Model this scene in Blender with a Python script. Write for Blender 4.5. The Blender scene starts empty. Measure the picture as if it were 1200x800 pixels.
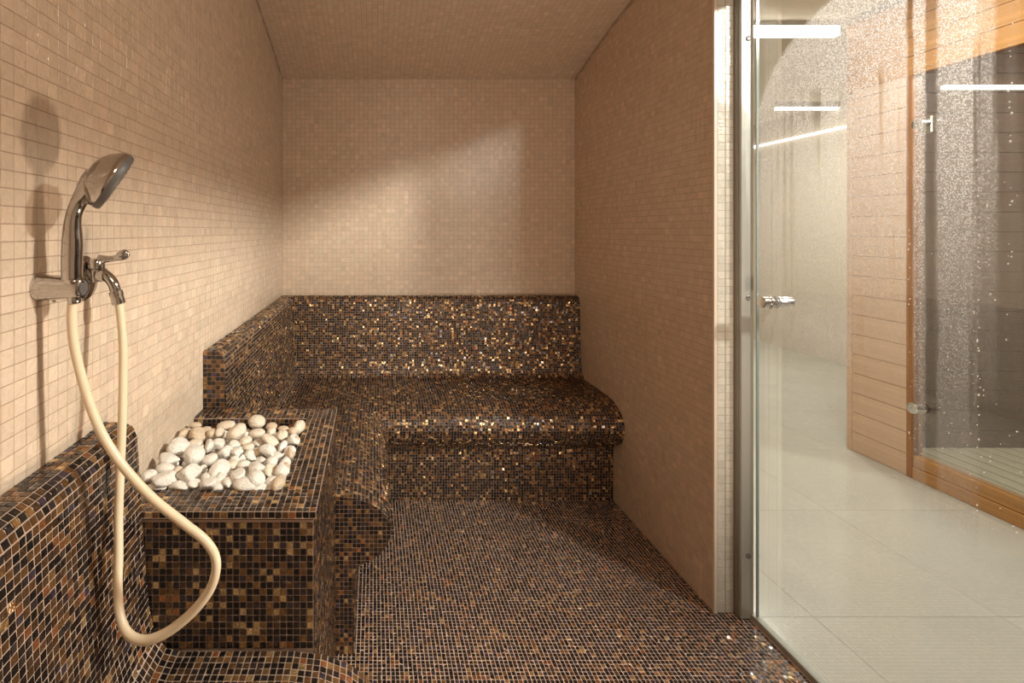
import bpy, bmesh, math, random
import numpy as np
from mathutils import Vector, Matrix

S = bpy.context.scene
COL = S.collection
RNG = np.random.default_rng(7)
random.seed(7)
PI = math.pi

# ------------------------------------------------------------------ camera
F = 592.0                                   # focal length in pixels of the 1200 px wide frame
EYE = 1.3
cam = bpy.data.cameras.new('camera'); cam_o = bpy.data.objects.new('camera', cam); COL.objects.link(cam_o)
cam.sensor_width = 36; cam.lens = F / 1200 * 36
cam.shift_x = (600 - 438) / 1200; cam.shift_y = -(400 - 270) / 1200
cam.clip_start = 0.02
cam_o.location = (0, 0, EYE); cam_o.rotation_euler = (PI / 2, 0, 0)
S.camera = cam_o

# ------------------------------------------------------------------ world, lights, exposure
S.view_settings.view_transform = 'Standard'; S.view_settings.look = 'None'
S.view_settings.gamma = 1; S.view_settings.use_curve_mapping = False
S.view_settings.exposure = 0.53
W = bpy.data.worlds.new('world'); S.world = W; W.use_nodes = True
W.node_tree.nodes['Background'].inputs[0].default_value = (1, .85, .7, 1)
W.node_tree.nodes['Background'].inputs[1].default_value = 0.03

def area(name, loc, size, power, color, target, size_y=None, spread=180):
    l = bpy.data.lights.new(name, 'AREA'); l.energy = power; l.color = color; l.size = size
    l.shape = 'DISK'
    if size_y: l.shape = 'RECTANGLE'; l.size_y = size_y
    l.spread = math.radians(spread)
    o = bpy.data.objects.new(name, l); COL.objects.link(o); o.location = loc
    o.rotation_euler = (Vector(target) - Vector(loc)).to_track_quat('-Z', 'Y').to_euler()
    return o
# ceiling downlights of the hall outside the glass
area('hall_downlight', (2.2, 0.36, 2.507), 0.22, 27, (1, .93, .85), (-.5, 1.9, .95), spread=80)
area('hall_downlight', (2.2, -2.3, 2.507), 0.26, 10, (1, .93, .85), (.2, 2.9, 1.2), spread=50)
area('hall_downlight', (2.2, 2.2, 2.54), 0.3, 15, (1, .95, .88), (2.1, 2.2, 0))
area('hall_downlight', (3.4, 4.6, 2.54), 0.4, 34, (1, .94, .84), (3.4, 4.6, 0))
# unseen warm light in the steam room, the low one matched to the shower's shadow
area('unseen_warm_light', (1.14, 0.62, 0.42), 0.2, 9.5, (1, .78, .60), (-.3, 1.0, 1.7))
area('unseen_warm_light', (0.35, -0.2, 2.2), 0.35, 5.5, (1, .80, .62), (.3, 1.6, .6))  # soft fill added behind the camera
# unseen light added inside the sauna cabin to brighten its floor slats
area('cabin_fill', (3.7, 1.9, 2.44), 0.3, 40, (1, .92, .80), (3.6, 2.3, 0))

# ------------------------------------------------------------------ materials
def new_mat(name):
    m = bpy.data.materials.new(name); m.use_nodes = True
    nt = m.node_tree
    for n in list(nt.nodes): nt.nodes.remove(n)
    out = nt.nodes.new('ShaderNodeOutputMaterial')
    return m, nt, out
def N(nt, t, **kw):
    n = nt.nodes.new(t)
    for k, v in kw.items(): setattr(n, k, v)
    return n
def math_n(nt, op, a, b=None, clamp=False):
    n = N(nt, 'ShaderNodeMath', operation=op); n.use_clamp = clamp
    for i, v in enumerate((a, b)):
        if v is None: continue
        if isinstance(v, (int, float)): n.inputs[i].default_value = v
        else: nt.links.new(v, n.inputs[i])
    return n.outputs[0]
def principled(name, color, rough=.5, metal=0, spec=.5, noise=None, bump=None, coat=0, emission=None):
    """noise = (scale, amount, stretch xyz); bump = (scale, strength, distance, stretch xyz)"""
    m, nt, out = new_mat(name)
    b = N(nt, 'ShaderNodeBsdfPrincipled')
    b.inputs['Base Color'].default_value = (*color, 1); b.inputs['Roughness'].default_value = rough
    b.inputs['Metallic'].default_value = metal; b.inputs['Specular IOR Level'].default_value = spec
    b.inputs['Coat Weight'].default_value = coat
    if emission:
        b.inputs['Emission Color'].default_value = (*emission[0], 1); b.inputs['Emission Strength'].default_value = emission[1]
    tc = N(nt, 'ShaderNodeTexCoord')
    def ntex(scale, st, detail=4):
        mp = N(nt, 'ShaderNodeMapping'); mp.inputs['Scale'].default_value = st
        nt.links.new(tc.outputs['Object'], mp.inputs[0])
        t = N(nt, 'ShaderNodeTexNoise'); t.inputs['Scale'].default_value = scale; t.inputs['Detail'].default_value = detail
        nt.links.new(mp.outputs[0], t.inputs['Vector']); return t
    if noise:
        t = ntex(noise[0], noise[2] if len(noise) > 2 else (1, 1, 1))
        r = N(nt, 'ShaderNodeMapRange'); r.inputs[1].default_value = .3; r.inputs[2].default_value = .7
        r.inputs[3].default_value = 1 - noise[1]; r.inputs[4].default_value = 1 + noise[1]
        nt.links.new(t.outputs[0], r.inputs[0])
        mx = N(nt, 'ShaderNodeMix', data_type='RGBA', blend_type='MULTIPLY'); mx.inputs[0].default_value = 1
        mx.inputs[6].default_value = (*color, 1); nt.links.new(r.outputs[0], mx.inputs[7])
        nt.links.new(mx.outputs[2], b.inputs['Base Color'])
    if bump:
        t = ntex(bump[0], bump[3] if len(bump) > 3 else (1, 1, 1))
        bp = N(nt, 'ShaderNodeBump'); bp.inputs['Strength'].default_value = bump[1]; bp.inputs['Distance'].default_value = bump[2]
        nt.links.new(t.outputs[0], bp.inputs['Height']); nt.links.new(bp.outputs[0], b.inputs['Normal'])
    nt.links.new(b.outputs[0], out.inputs[0])
    return m

def tile_mat(name, rough, bump, spec=.5, coat=0.0, noise_amt=.12):
    """colour of each tile from the face attribute 'col'; its alpha says how metallic the glass backing is"""
    m, nt, out = new_mat(name)
    b = N(nt, 'ShaderNodeBsdfPrincipled')
    at = N(nt, 'ShaderNodeAttribute'); at.attribute_name = 'col'
    tc = N(nt, 'ShaderNodeTexCoord')
    geo = N(nt, 'ShaderNodeNewGeometry')
    t = N(nt, 'ShaderNodeTexNoise'); t.inputs['Scale'].default_value = bump[0]; t.inputs['Detail'].default_value = 3
    t.inputs['Distortion'].default_value = 1.2
    nt.links.new(geo.outputs['Position'], t.inputs['Vector'])
    r = N(nt, 'ShaderNodeMapRange'); r.inputs[1].default_value = .3; r.inputs[2].default_value = .7
    r.inputs[3].default_value = 1 - noise_amt; r.inputs[4].default_value = 1 + noise_amt
    nt.links.new(t.outputs[0], r.inputs[0])
    mx = N(nt, 'ShaderNodeMix', data_type='RGBA', blend_type='MULTIPLY'); mx.inputs[0].default_value = 1
    nt.links.new(at.outputs['Color'], mx.inputs[6]); nt.links.new(r.outputs[0], mx.inputs[7])
    nt.links.new(mx.outputs[2], b.inputs['Base Color'])
    nt.links.new(at.outputs['Alpha'], b.inputs['Metallic'])
    b.inputs['Roughness'].default_value = rough; b.inputs['Specular IOR Level'].default_value = spec
    b.inputs['Coat Weight'].default_value = coat; b.inputs['Coat Roughness'].default_value = .08
    bp = N(nt, 'ShaderNodeBump'); bp.inputs['Strength'].default_value = bump[1]; bp.inputs['Distance'].default_value = bump[2]
    nt.links.new(t.outputs[0], bp.inputs['Height']); nt.links.new(bp.outputs[0], b.inputs['Normal'])
    nt.links.new(b.outputs[0], out.inputs[0])
    return m

M = {}
M['beige_tile'] = tile_mat('beige_mosaic_tile', .17, (60, .6, .004), noise_amt=.06)
M['dark_tile'] = tile_mat('bronze_glass_tile', .2, (90, .45, .004), spec=.6, coat=.25, noise_amt=.25)
M['beige_grout'] = principled('beige_grout', (.34, .245, .17), .8, noise=(30, .1))
M['dark_grout'] = principled('pale_brown_grout', (.40, .295, .225), .7, noise=(25, .12))
M['bench_grout'] = principled('dark_brown_grout', (.25, .17, .125), .7, noise=(25, .12))
M['pale_grout'] = principled('pale_beige_grout', (.42, .32, .235), .8, noise=(30, .1))
M['floor_grout'] = principled('pinkish_floor_grout', (.68, .51, .42), .7, noise=(25, .12))
M['chrome'] = principled('chrome', (.52, .50, .48), .09, metal=1)
M['dark_plastic'] = principled('dark_grey_plastic', (.10, .09, .085), .45)
M['hose'] = principled('cream_plastic', (.74, .60, .42), .35, noise=(12, .06))
M['alu'] = principled('brushed_aluminium', (.42, .42, .385), .5, metal=.3, noise=(60, .04, (1, 1, .05)))
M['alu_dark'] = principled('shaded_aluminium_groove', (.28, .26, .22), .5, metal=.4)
M['steel'] = principled('brushed_steel', (.62, .60, .57), .22, metal=1)
M['steel_dark'] = principled('dark_screw_steel', (.22, .21, .20), .4, metal=.6)
M['edge_trim'] = principled('beige_edge_profile', (.72, .62, .52), .35)
M['plaster'] = principled('cream_plaster', (.66, .58, .47), .85, noise=(3, .04))
M['hall_tile'] = principled('ivory_floor_tile', (.55, .535, .485), .12, noise=(2.2, .05), bump=(3, .03, .01))
M['hall_grout'] = principled('hall_grout', (.50, .47, .41), .8)
M['honey_wood'] = principled('honey_wood', (.47, .23, .072), .45, noise=(7, .18, (1, .12, 6)), bump=(40, .15, .002, (1, .05, 4)))
M['pale_wood'] = principled('pale_rosy_wood', (.72, .50, .355), .5, noise=(7, .10, (1, .15, 6)), bump=(40, .15, .002, (1, .05, 4)))
M['brown_wood'] = principled('brown_wood', (.36, .16, .06), .4, noise=(9, .2, (6, 6, .2)))
M['dark_wood'] = principled('grey_brown_wood', (.12, .075, .058), .6, noise=(8, .2, (.15, 1, 5)))
M['slat_wood'] = principled('greenish_pale_wood', (.50, .46, .32), .6, noise=(10, .14, (5, .15, 1)))
M['led'] = principled('white_light_strip', (.9, .9, .9), .5, emission=((1, .97, .92), 2.2))
M['led_soft'] = principled('soft_light_strip', (.9, .9, .9), .5, emission=((1, .97, .90), 1.5))
M['green_edge'] = principled('green_glass_edge', (.20, .24, .225), .12)
M['blue_edge'] = principled('blue_glass_edge', (.18, .20, .34), .12)
M['gravel_dark'] = principled('dark_tray', (.06, .05, .045), .8)

def pebble_mat(name, color):
    m, nt, out = new_mat(name)
    b = N(nt, 'ShaderNodeBsdfPrincipled'); b.inputs['Roughness'].default_value = .5
    tc = N(nt, 'ShaderNodeTexCoord'); oi = N(nt, 'ShaderNodeObjectInfo')
    add = N(nt, 'ShaderNodeVectorMath', operation='ADD')
    nt.links.new(tc.outputs['Object'], add.inputs[0]); nt.links.new(oi.outputs['Location'], add.inputs[1])
    t = N(nt, 'ShaderNodeTexNoise'); t.inputs['Scale'].default_value = 2.2; t.inputs['Detail'].default_value = 7; t.inputs['Distortion'].default_value = 1.5
    nt.links.new(add.outputs[0], t.inputs['Vector'])
    cr = N(nt, 'ShaderNodeValToRGB')
    e = cr.color_ramp.elements
    e[0].position = .30; e[0].color = tuple(c * .72 for c in color) + (1,)
    e[1].position = .48; e[1].color = (*color, 1)
    nt.links.new(t.outputs[0], cr.inputs[0]); nt.links.new(cr.outputs[0], b.inputs['Base Color'])
    bp = N(nt, 'ShaderNodeBump'); bp.inputs['Strength'].default_value = .25; bp.inputs['Distance'].default_value = .15
    t2 = N(nt, 'ShaderNodeTexNoise'); t2.inputs['Scale'].default_value = 5; t2.inputs['Detail'].default_value = 5
    nt.links.new(add.outputs[0], t2.inputs['Vector']); nt.links.new(t2.outputs[0], bp.inputs['Height'])
    nt.links.new(bp.outputs[0], b.inputs['Normal']); nt.links.new(b.outputs[0], out.inputs[0])
    return m
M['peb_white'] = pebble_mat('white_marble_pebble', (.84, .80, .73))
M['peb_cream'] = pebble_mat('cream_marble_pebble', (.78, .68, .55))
M['peb_tan_shade'] = pebble_mat('tan_and_shaded_pebble', (.66, .52, .38))  # tan also puts the shade along the far and right rims into the colour

def glass_mat(name, tint, refl=1.0):
    m, nt, out = new_mat(name)
    tr = N(nt, 'ShaderNodeBsdfTransparent'); tr.inputs[0].default_value = (*tint, 1)
    gl = N(nt, 'ShaderNodeBsdfGlossy'); gl.inputs['Roughness'].default_value = .01
    fr = N(nt, 'ShaderNodeFresnel'); fr.inputs[0].default_value = 1.5
    ge = N(nt, 'ShaderNodeNewGeometry')       # only the face a ray enters mirrors; the thin slab does not bend rays
    front = math_n(nt, 'SUBTRACT', 1, ge.outputs['Backfacing'])
    mx = N(nt, 'ShaderNodeMixShader')
    nt.links.new(math_n(nt, 'MULTIPLY', math_n(nt, 'MULTIPLY', fr.outputs[0], front), 2.8 * refl, True), mx.inputs[0])
    nt.links.new(tr.outputs[0], mx.inputs[1]); nt.links.new(gl.outputs[0], mx.inputs[2])
    nt.links.new(mx.outputs[0], out.inputs[0])
    return m
M['glass'] = glass_mat('clear_glass', (.96, .985, .97))
M['sauna_glass'] = glass_mat('grey_glass', (.80, .80, .80), 1.3)

def condensation_mat():
    """droplet film on the inside of the door; object coordinates are metres in the pane (y, z)"""
    m, nt, out = new_mat('condensation_film'); L = nt.links.new
    tc = N(nt, 'ShaderNodeTexCoord')
    sp = N(nt, 'ShaderNodeSeparateXYZ'); L(tc.outputs['Object'], sp.inputs[0])
    y, z = sp.outputs[1], sp.outputs[2]
    wob = N(nt, 'ShaderNodeTexNoise'); wob.inputs['Scale'].default_value = 9; wob.inputs['Detail'].default_value = 3
    L(tc.outputs['Object'], wob.inputs['Vector'])
    yw = math_n(nt, 'ADD', y, math_n(nt, 'MULTIPLY', math_n(nt, 'SUBTRACT', wob.outputs[0], .5), .012))
    def ramp(val, lo, hi, pts):
        r = N(nt, 'ShaderNodeMapRange'); r.inputs[1].default_value = lo; r.inputs[2].default_value = hi
        L(val, r.inputs[0])
        c = N(nt, 'ShaderNodeValToRGB'); el = c.color_ramp.elements
        pts = sorted(pts)
        for i, (p, v) in enumerate(pts):
            q = (p - lo) / (hi - lo)
            e = el[i] if i < 2 else el.new(q)
            e.position = q; e.color = (v, v, v, 1)
        L(r.outputs[0], c.inputs[0]); return c.outputs[0]
    # wide field left of the wiped stripe, fading downwards
    wide = ramp(yw, .98, 1.70, [(.98, .05), (1.026, .06), (1.034, .32), (1.056, .34), (1.06, .05), (1.199, .04), (1.207, .66), (1.34, .68), (1.39, .72), (1.69, .70)])
    wide_z = ramp(z, 0, 2.1, [(.55, .03), (.93, .10), (1.0, .30), (1.12, .42), (1.28, .8), (1.5, 1), (2.05, 1)])
    band = ramp(yw, .98, 1.70, [(1.055, 0), (1.064, .52), (1.134, .52), (1.142, .05), (1.160, .05), (1.165, .6), (1.186, .6), (1.191, 0), (1.6, 0)])
    band_z = ramp(z, 0, 2.1, [(.60, 0), (.72, .45), (1.05, .7), (1.4, 1), (2.05, 1)])
    # wiped arc at the upper left
    ax = math_n(nt, 'MAXIMUM', math_n(nt, 'SUBTRACT', yw, 1.30), 0)
    az = math_n(nt, 'MAXIMUM', math_n(nt, 'SUBTRACT', z, 1.56), 0)
    d = math_n(nt, 'SQRT', math_n(nt, 'ADD', math_n(nt, 'MULTIPLY', ax, ax), math_n(nt, 'MULTIPLY', az, az)))
    arc = N(nt, 'ShaderNodeMapRange'); arc.inputs[1].default_value = .385; arc.inputs[2].default_value = .40
    arc.inputs[3].default_value = 1; arc.inputs[4].default_value = .04; L(d, arc.inputs[0])
    # runs left by drops that slid down
    mp = N(nt, 'ShaderNodeMapping'); mp.inputs['Scale'].default_value = (1, 38, .9); L(tc.outputs['Object'], mp.inputs[0])
    st = N(nt, 'ShaderNodeTexNoise'); st.inputs['Scale'].default_value = 1; st.inputs['Detail'].default_value = 2; L(mp.outputs[0], st.inputs['Vector'])
    run = N(nt, 'ShaderNodeMapRange'); run.inputs[1].default_value = .34; run.inputs[2].default_value = .42
    run.inputs[3].default_value = .25; run.inputs[4].default_value = 1; L(st.outputs[0], run.inputs[0])
    dens = math_n(nt, 'ADD', math_n(nt, 'MULTIPLY', math_n(nt, 'MULTIPLY', wide, wide_z), arc.outputs[0]), math_n(nt, 'MULTIPLY', band, band_z), True)
    # thicker rim of drops where the steam stops, at the height of the bench back
    lip = ramp(z, .9, 1.2, [(.933, 0), (.940, .55), (1.02, .45), (1.13, 0)])
    dens = math_n(nt, 'ADD', dens, math_n(nt, 'MULTIPLY', lip, ramp(yw, .98, 1.70, [(1.34, 0), (1.36, .8), (1.6, .7), (1.66, .2)])), True)
    lowz = N(nt, 'ShaderNodeMapRange'); lowz.inputs[1].default_value = 1.66; lowz.inputs[2].default_value = 1.72; L(z, lowz.inputs[0])
    dens = math_n(nt, 'MULTIPLY', dens, math_n(nt, 'MAXIMUM', run.outputs[0], lowz.outputs[0]))
    # droplets
    vo = N(nt, 'ShaderNodeTexVoronoi'); vo.inputs['Scale'].default_value = 330; L(tc.outputs['Object'], vo.inputs['Vector'])
    dr = N(nt, 'ShaderNodeMapRange'); dr.inputs[1].default_value = .25; dr.inputs[2].default_value = .6
    dr.inputs[3].default_value = 1.0; dr.inputs[4].default_value = .5; L(vo.outputs['Distance'], dr.inputs[0])
    rc = N(nt, 'ShaderNodeSeparateColor'); L(vo.outputs['Color'], rc.inputs[0])
    var = math_n(nt, 'ADD', .62, math_n(nt, 'MULTIPLY', rc.outputs[0], .6))
    fac = math_n(nt, 'MULTIPLY', dens, math_n(nt, 'MULTIPLY', dr.outputs[0], var), True)
    df = N(nt, 'ShaderNodeBsdfDiffuse'); df.inputs[0].default_value = (.66, .60, .575, 1)
    tl = N(nt, 'ShaderNodeBsdfTranslucent'); tl.inputs[0].default_value = (.72, .67, .64, 1)
    bp = N(nt, 'ShaderNodeBump'); bp.inputs['Strength'].default_value = .35; bp.inputs['Distance'].default_value = .003
    L(math_n(nt, 'MULTIPLY', vo.outputs['Distance'], -1), bp.inputs['Height'])
    L(bp.outputs[0], df.inputs['Normal'])
    m1 = N(nt, 'ShaderNodeMixShader'); m1.inputs[0].default_value = .6; L(df.outputs[0], m1.inputs[1]); L(tl.outputs[0], m1.inputs[2])
    gl = N(nt, 'ShaderNodeBsdfGlossy'); gl.inputs['Roughness'].default_value = .15; L(bp.outputs[0], gl.inputs['Normal'])
    m2 = N(nt, 'ShaderNodeMixShader'); m2.inputs[0].default_value = .12; L(m1.outputs[0], m2.inputs[1]); L(gl.outputs[0], m2.inputs[2])
    tr = N(nt, 'ShaderNodeBsdfTransparent')
    m3 = N(nt, 'ShaderNodeMixShader'); L(fac, m3.inputs[0]); L(tr.outputs[0], m3.inputs[1]); L(m2.outputs[0], m3.inputs[2])
    L(m3.outputs[0], out.inputs[0])
    return m
M['condensation'] = condensation_mat()
M['droplet'] = principled('water_droplet', (.9, .9, .88), .05, spec=.8)

# ------------------------------------------------------------------ object helpers
def mesh_from(name, verts, faces, mat, smooth=False):
    me = bpy.data.meshes.new(name); me.from_pydata([tuple(v) for v in verts], [], faces); me.materials.append(mat)
    if smooth: me.polygons.foreach_set('use_smooth', [True] * len(me.polygons))
    me.update(); return me
def put(name, me, parent=None, loc=None, **props):
    o = bpy.data.objects.new(name, me); COL.objects.link(o)
    if parent is not None: o.parent = parent
    if loc is not None: o.location = loc
    for k, v in props.items(): o[k] = v
    return o
def root(name, loc, label=None, category=None, group=None, kind=None):
    o = bpy.data.objects.new(name, None); COL.objects.link(o); o.location = loc; o.empty_display_size = .1
    if label: o['label'] = label
    if category: o['category'] = category
    if group: o['group'] = group
    if kind: o['kind'] = kind
    return o
def world_part(name, me, parent, **props):
    """a mesh given in world coordinates, hung under a thing that stands unrotated at its base"""
    p = Vector((0, 0, 0)); q = parent
    while q is not None: p += q.location; q = q.parent
    return put(name, me, parent, -p, **props)
def box_mesh(name, lo, hi, mat, bevel=0.0, seg=1):
    bm = bmesh.new(); bmesh.ops.create_cube(bm, size=1)
    lo, hi = Vector(lo), Vector(hi)
    for v in bm.verts: v.co = Vector(((lo[i] + hi[i]) / 2 + v.co[i] * (hi[i] - lo[i]) for i in range(3)))
    if bevel: bmesh.ops.bevel(bm, geom=bm.edges[:], offset=bevel, segments=seg, affect='EDGES', profile=.5)
    me = bpy.data.meshes.new(name); bm.to_mesh(me); bm.free(); me.materials.append(mat); return me
def frame_of(t):
    t = t.normalized(); a = Vector((0, 0, 1)) if abs(t.z) < .9 else Vector((0, 1, 0))
    u = t.cross(a).normalized(); return u, t.cross(u).normalized()
def catmull(pts, n=8):
    pts = [np.array(p, float) for p in pts]; P = [2 * pts[0] - pts[1]] + pts + [2 * pts[-1] - pts[-2]]; out = []
    for i in range(1, len(P) - 2):
        a, b, c, d = P[i - 1:i + 3]
        for k in range(n):
            t = k / n
            out.append(.5 * (2 * b + (c - a) * t + (2 * a - 5 * b + 4 * c - d) * t * t + (3 * b - a - 3 * c + d) * t ** 3))
    out.append(pts[-1]); return out
def tube_mesh(name, pts, radii, mat, seg=14, cap=True, flat=None):
    """loft along points; flat = (axis vector, factors) squashes sections along that axis"""
    pts = [Vector(p) for p in pts]; vs, fs = [], []
    u = None
    for i, p in enumerate(pts):
        t = (pts[min(i + 1, len(pts) - 1)] - pts[max(i - 1, 0)]).normalized()
        if u is None: u, w = frame_of(t)
        else: u = (u - t * u.dot(t)).normalized(); w = t.cross(u).normalized()
        r = radii[i] if hasattr(radii, '__len__') else radii
        for k in range(seg):
            a = 2 * PI * k / seg; off = u * math.cos(a) * r + w * math.sin(a) * r
            if flat: ax = Vector(flat[0]); off -= ax * off.dot(ax) * (1 - flat[1][i])
            vs.append(p + off)
    for i in range(len(pts) - 1):
        for k in range(seg):
            a, b = i * seg + k, i * seg + (k + 1) % seg
            fs.append((a, b, b + seg, a + seg))
    if cap: fs.append(tuple(range(seg))[::-1]); fs.append(tuple(range((len(pts) - 1) * seg, len(pts) * seg)))
    me = mesh_from(name, vs, fs, mat, True)
    return me
def lathe_mesh(name, origin, axis, prof, mat, seg=28):
    """prof: (distance along axis, radius)"""
    axis = Vector(axis).normalized(); u, w = frame_of(axis); o = Vector(origin); vs, fs = [], []
    for d, r in prof:
        for k in range(seg):
            a = 2 * PI * k / seg; vs.append(o + axis * d + (u * math.cos(a) + w * math.sin(a)) * max(r, 1e-5))
    for i in range(len(prof) - 1):
        for k in range(seg):
            a, b = i * seg + k, i * seg + (k + 1) % seg; fs.append((a, b, b + seg, a + seg))
    me = mesh_from(name, vs, fs, mat, True)
    me.update()
    return me
def sharp(me, deg=35):
    me.set_sharp_from_angle(angle=math.radians(deg)); return me

# ------------------------------------------------------------------ mosaic tiles
PB, PD = .0258, .0131                      # pitch of the beige and of the dark mosaic
def beige_colors(n):
    base = np.array([.63, .505, .39]); a = RNG.normal(1, .035, (n, 1)); c = base * a
    pink = RNG.random(n) < .18; c[pink] *= (1.02, .98, .965)
    pale = RNG.random(n) < .12; c[pale] *= 1.07
    return np.c_[np.clip(c, 0, .95), np.zeros(n)]
def white_colors(n):
    c = np.array([.60, .59, .53]) * RNG.normal(1, .04, (n, 1)); return np.c_[np.clip(c, 0, .9), np.zeros(n)]
DARK = np.array([(.007, .006, .006, .0), (.014, .010, .009, .1), (.030, .023, .024, .3), (.055, .032, .020, .3), (.10, .055, .028, .5),
                 (.20, .105, .045, .65), (.38, .22, .09, .75), (.70, .50, .25, .8), (.085, .065, .10, .6), (.30, .115, .045, .5)])
DARK_P = np.array([.30, .12, .10, .12, .10, .10, .07, .04, .02, .03]); DARK_P /= DARK_P.sum()
GLINT_P = np.array([.28, .12, .08, .08, .06, .08, .12, .11, .03, .04]); GLINT_P /= GLINT_P.sum()
FLOOR_P = np.array([.27, .12, .12, .10, .09, .06, .05, .04, .11, .06]); FLOOR_P /= FLOOR_P.sum()
BOX_P = np.array([.40, .13, .07, .09, .05, .06, .08, .08, .01, .03]); BOX_P /= BOX_P.sum()
def box_colors(n): return dark_colors(n, BOX_P)
def glint_colors(n): return dark_colors(n, GLINT_P)
def floor_colors(n): return dark_colors(n, FLOOR_P)
def dark_colors(n, P=None):
    c = DARK[RNG.choice(len(DARK), n, p=DARK_P if P is None else P)].copy(); c[:, :3] *= RNG.uniform(.8, 1.25, (n, 1)); return np.clip(c, 0, .95)

def tile_field(name, C, U, V, Nn, hu, hv, h, colors, mat, parent, tilt=.02, inset=.9):
    if mat is M['beige_tile']: inset = .955
    """all tiles of a surface as one mesh of separate chamfered pieces (kind 'stuff'); arrays are n x 3"""
    n = len(C)
    if n == 0: return None
    ta = RNG.normal(0, tilt, (n, 1)); tb = RNG.normal(0, tilt, (n, 1))
    sg = [(-1, -1), (1, -1), (1, 1), (-1, 1)]
    hu = np.broadcast_to(np.asarray(hu, float).reshape(-1, 1), (n, 1)); hv = np.broadcast_to(np.asarray(hv, float).reshape(-1, 1), (n, 1))
    low = [C + U * hu * a + V * hv * b - Nn * h * .2 for a, b in sg]
    top = [C + U * hu * inset * a + V * hv * inset * b + Nn * (h + a * ta * hu + b * tb * hv) for a, b in sg]
    vs = np.stack(low + top, 1).reshape(-1, 3)
    f = np.array([[4, 5, 6, 7], [0, 1, 5, 4], [1, 2, 6, 5], [2, 3, 7, 6], [3, 0, 4, 7]])
    fs = (np.arange(n)[:, None, None] * 8 + f[None]).reshape(-1, 4)
    me = bpy.data.meshes.new(name)
    me.vertices.add(len(vs)); me.vertices.foreach_set('co', vs.astype(np.float32).ravel())
    me.loops.add(fs.size); me.loops.foreach_set('vertex_index', fs.astype(np.int32).ravel())
    me.polygons.add(len(fs)); me.polygons.foreach_set('loop_start', np.arange(0, fs.size, 4, dtype=np.int32))
    me.polygons.foreach_set('loop_total', np.full(len(fs), 4, np.int32))
    me.update(calc_edges=True); me.shade_flat()
    at = me.attributes.new('col', 'FLOAT_COLOR', 'FACE')
    at.data.foreach_set('color', np.repeat(colors, 5, 0).astype(np.float32).ravel())
    me.materials.append(mat)
    return world_part(name, me, parent, kind='stuff')
_variants = {}
def tile_variant(key, i, hu, hv, h, mat, colorfn, inset=.9):
    k = (key, i)
    if mat is M['beige_tile']: inset = .955
    if k not in _variants:
        sg = [(-1, -1), (1, -1), (1, 1), (-1, 1)]
        vs = [(a * hu, b * hv, -.2 * h) for a, b in sg] + [(a * hu * inset, b * hv * inset, h) for a, b in sg]
        me = mesh_from('tile', vs, [(4, 5, 6, 7), (0, 1, 5, 4), (1, 2, 6, 5), (2, 3, 7, 6), (3, 0, 4, 7)], mat)
        at = me.attributes.new('col', 'FLOAT_COLOR', 'FACE')
        at.data.foreach_set('color', np.repeat(colorfn(1), 5, 0).astype(np.float32).ravel())
        _variants[k] = me
    return _variants[k]
def tile_parts(key, C, U, V, Nn, hu, hv, h, colorfn, mat, parent, nvar=24, tilt=.02):
    p = Vector((0, 0, 0)); q = parent
    while q is not None: p += q.location; q = q.parent
    for i in range(len(C)):
        me = tile_variant(key, random.randrange(nvar), hu, hv, h, mat, colorfn)
        o = bpy.data.objects.new('tile', me); COL.objects.link(o); o.parent = parent
        n = Vector(Nn[i]) + Vector(U[i]) * random.gauss(0, tilt) + Vector(V[i]) * random.gauss(0, tilt); n.normalize()
        u = (Vector(U[i]) - n * n.dot(Vector(U[i]))).normalized(); v = n.cross(u)
        m = Matrix((u, v, n)).transposed().to_4x4(); m.translation = Vector(C[i]) - p
        o.matrix_basis = m
def lay(key, parent, C, U, V, Nn, pitch, h, dark, near=0, tilt=None, gap=None, hu=None, hv=None, colorfn=None):
    """near = how many of the tiles that show largest become parts of their own"""
    C, U, V, Nn = [np.asarray(a, float) for a in (C, U, V, Nn)]
    colorfn = colorfn or (dark_colors if dark else beige_colors); mat = M['dark_tile'] if dark else M['beige_tile']
    gap = gap if gap is not None else (.0017 if dark else .0012)
    tilt = tilt if tilt is not None else (.035 if dark else .012)
    hu = hu if hu is not None else (pitch - gap) / 2; hv = hv if hv is not None else (pitch - gap) / 2
    if near:
        # visible size ~ facing / distance^2, only inside the frame
        dv = np.array([0, 0, EYE]) - C; d = np.linalg.norm(dv, axis=1)
        facing = np.einsum('ij,ij->i', dv, Nn) / d
        yy = np.maximum(C[:, 1], 1e-3); px = 438 + C[:, 0] * F / yy; py = 270 + (EYE - C[:, 2]) * F / yy
        score = np.where((C[:, 1] > .3) & (px > -8) & (px < 1208) & (py > -8) & (py < 808), facing / d ** 2, -1)
        order = np.argsort(-score)[:near]; sel = np.zeros(len(C), bool); sel[order] = score[order] > 0
        tile_parts(key, C[sel], U[sel], V[sel], Nn[sel], float(np.mean(hu)), float(np.mean(hv)), h, colorfn, mat, parent, tilt=tilt)
        C, U, V, Nn = C[~sel], U[~sel], V[~sel], Nn[~sel]
    tile_field('tile_field', C, U, V, Nn, hu, hv, h, colorfn(len(C)), mat, parent, tilt)
def grid(o, u, v, nrm, lu, lv, pitch):
    """regular grid of tiles on a rectangle with corner o"""
    nu, nv = max(1, round(lu / pitch)), max(1, round(lv / pitch))
    a = (np.arange(nu) + .5) * lu / nu; b = (np.arange(nv) + .5) * lv / nv
    A, B = [g.ravel()[:, None] for g in np.meshgrid(a, b)]
    u, v, nrm = [np.array(k, float) for k in (u, v, nrm)]
    C = np.array(o, float) + A * u + B * v; n = len(C)
    return C, np.tile(u, (n, 1)), np.tile(v, (n, 1)), np.tile(nrm, (n, 1))

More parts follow.
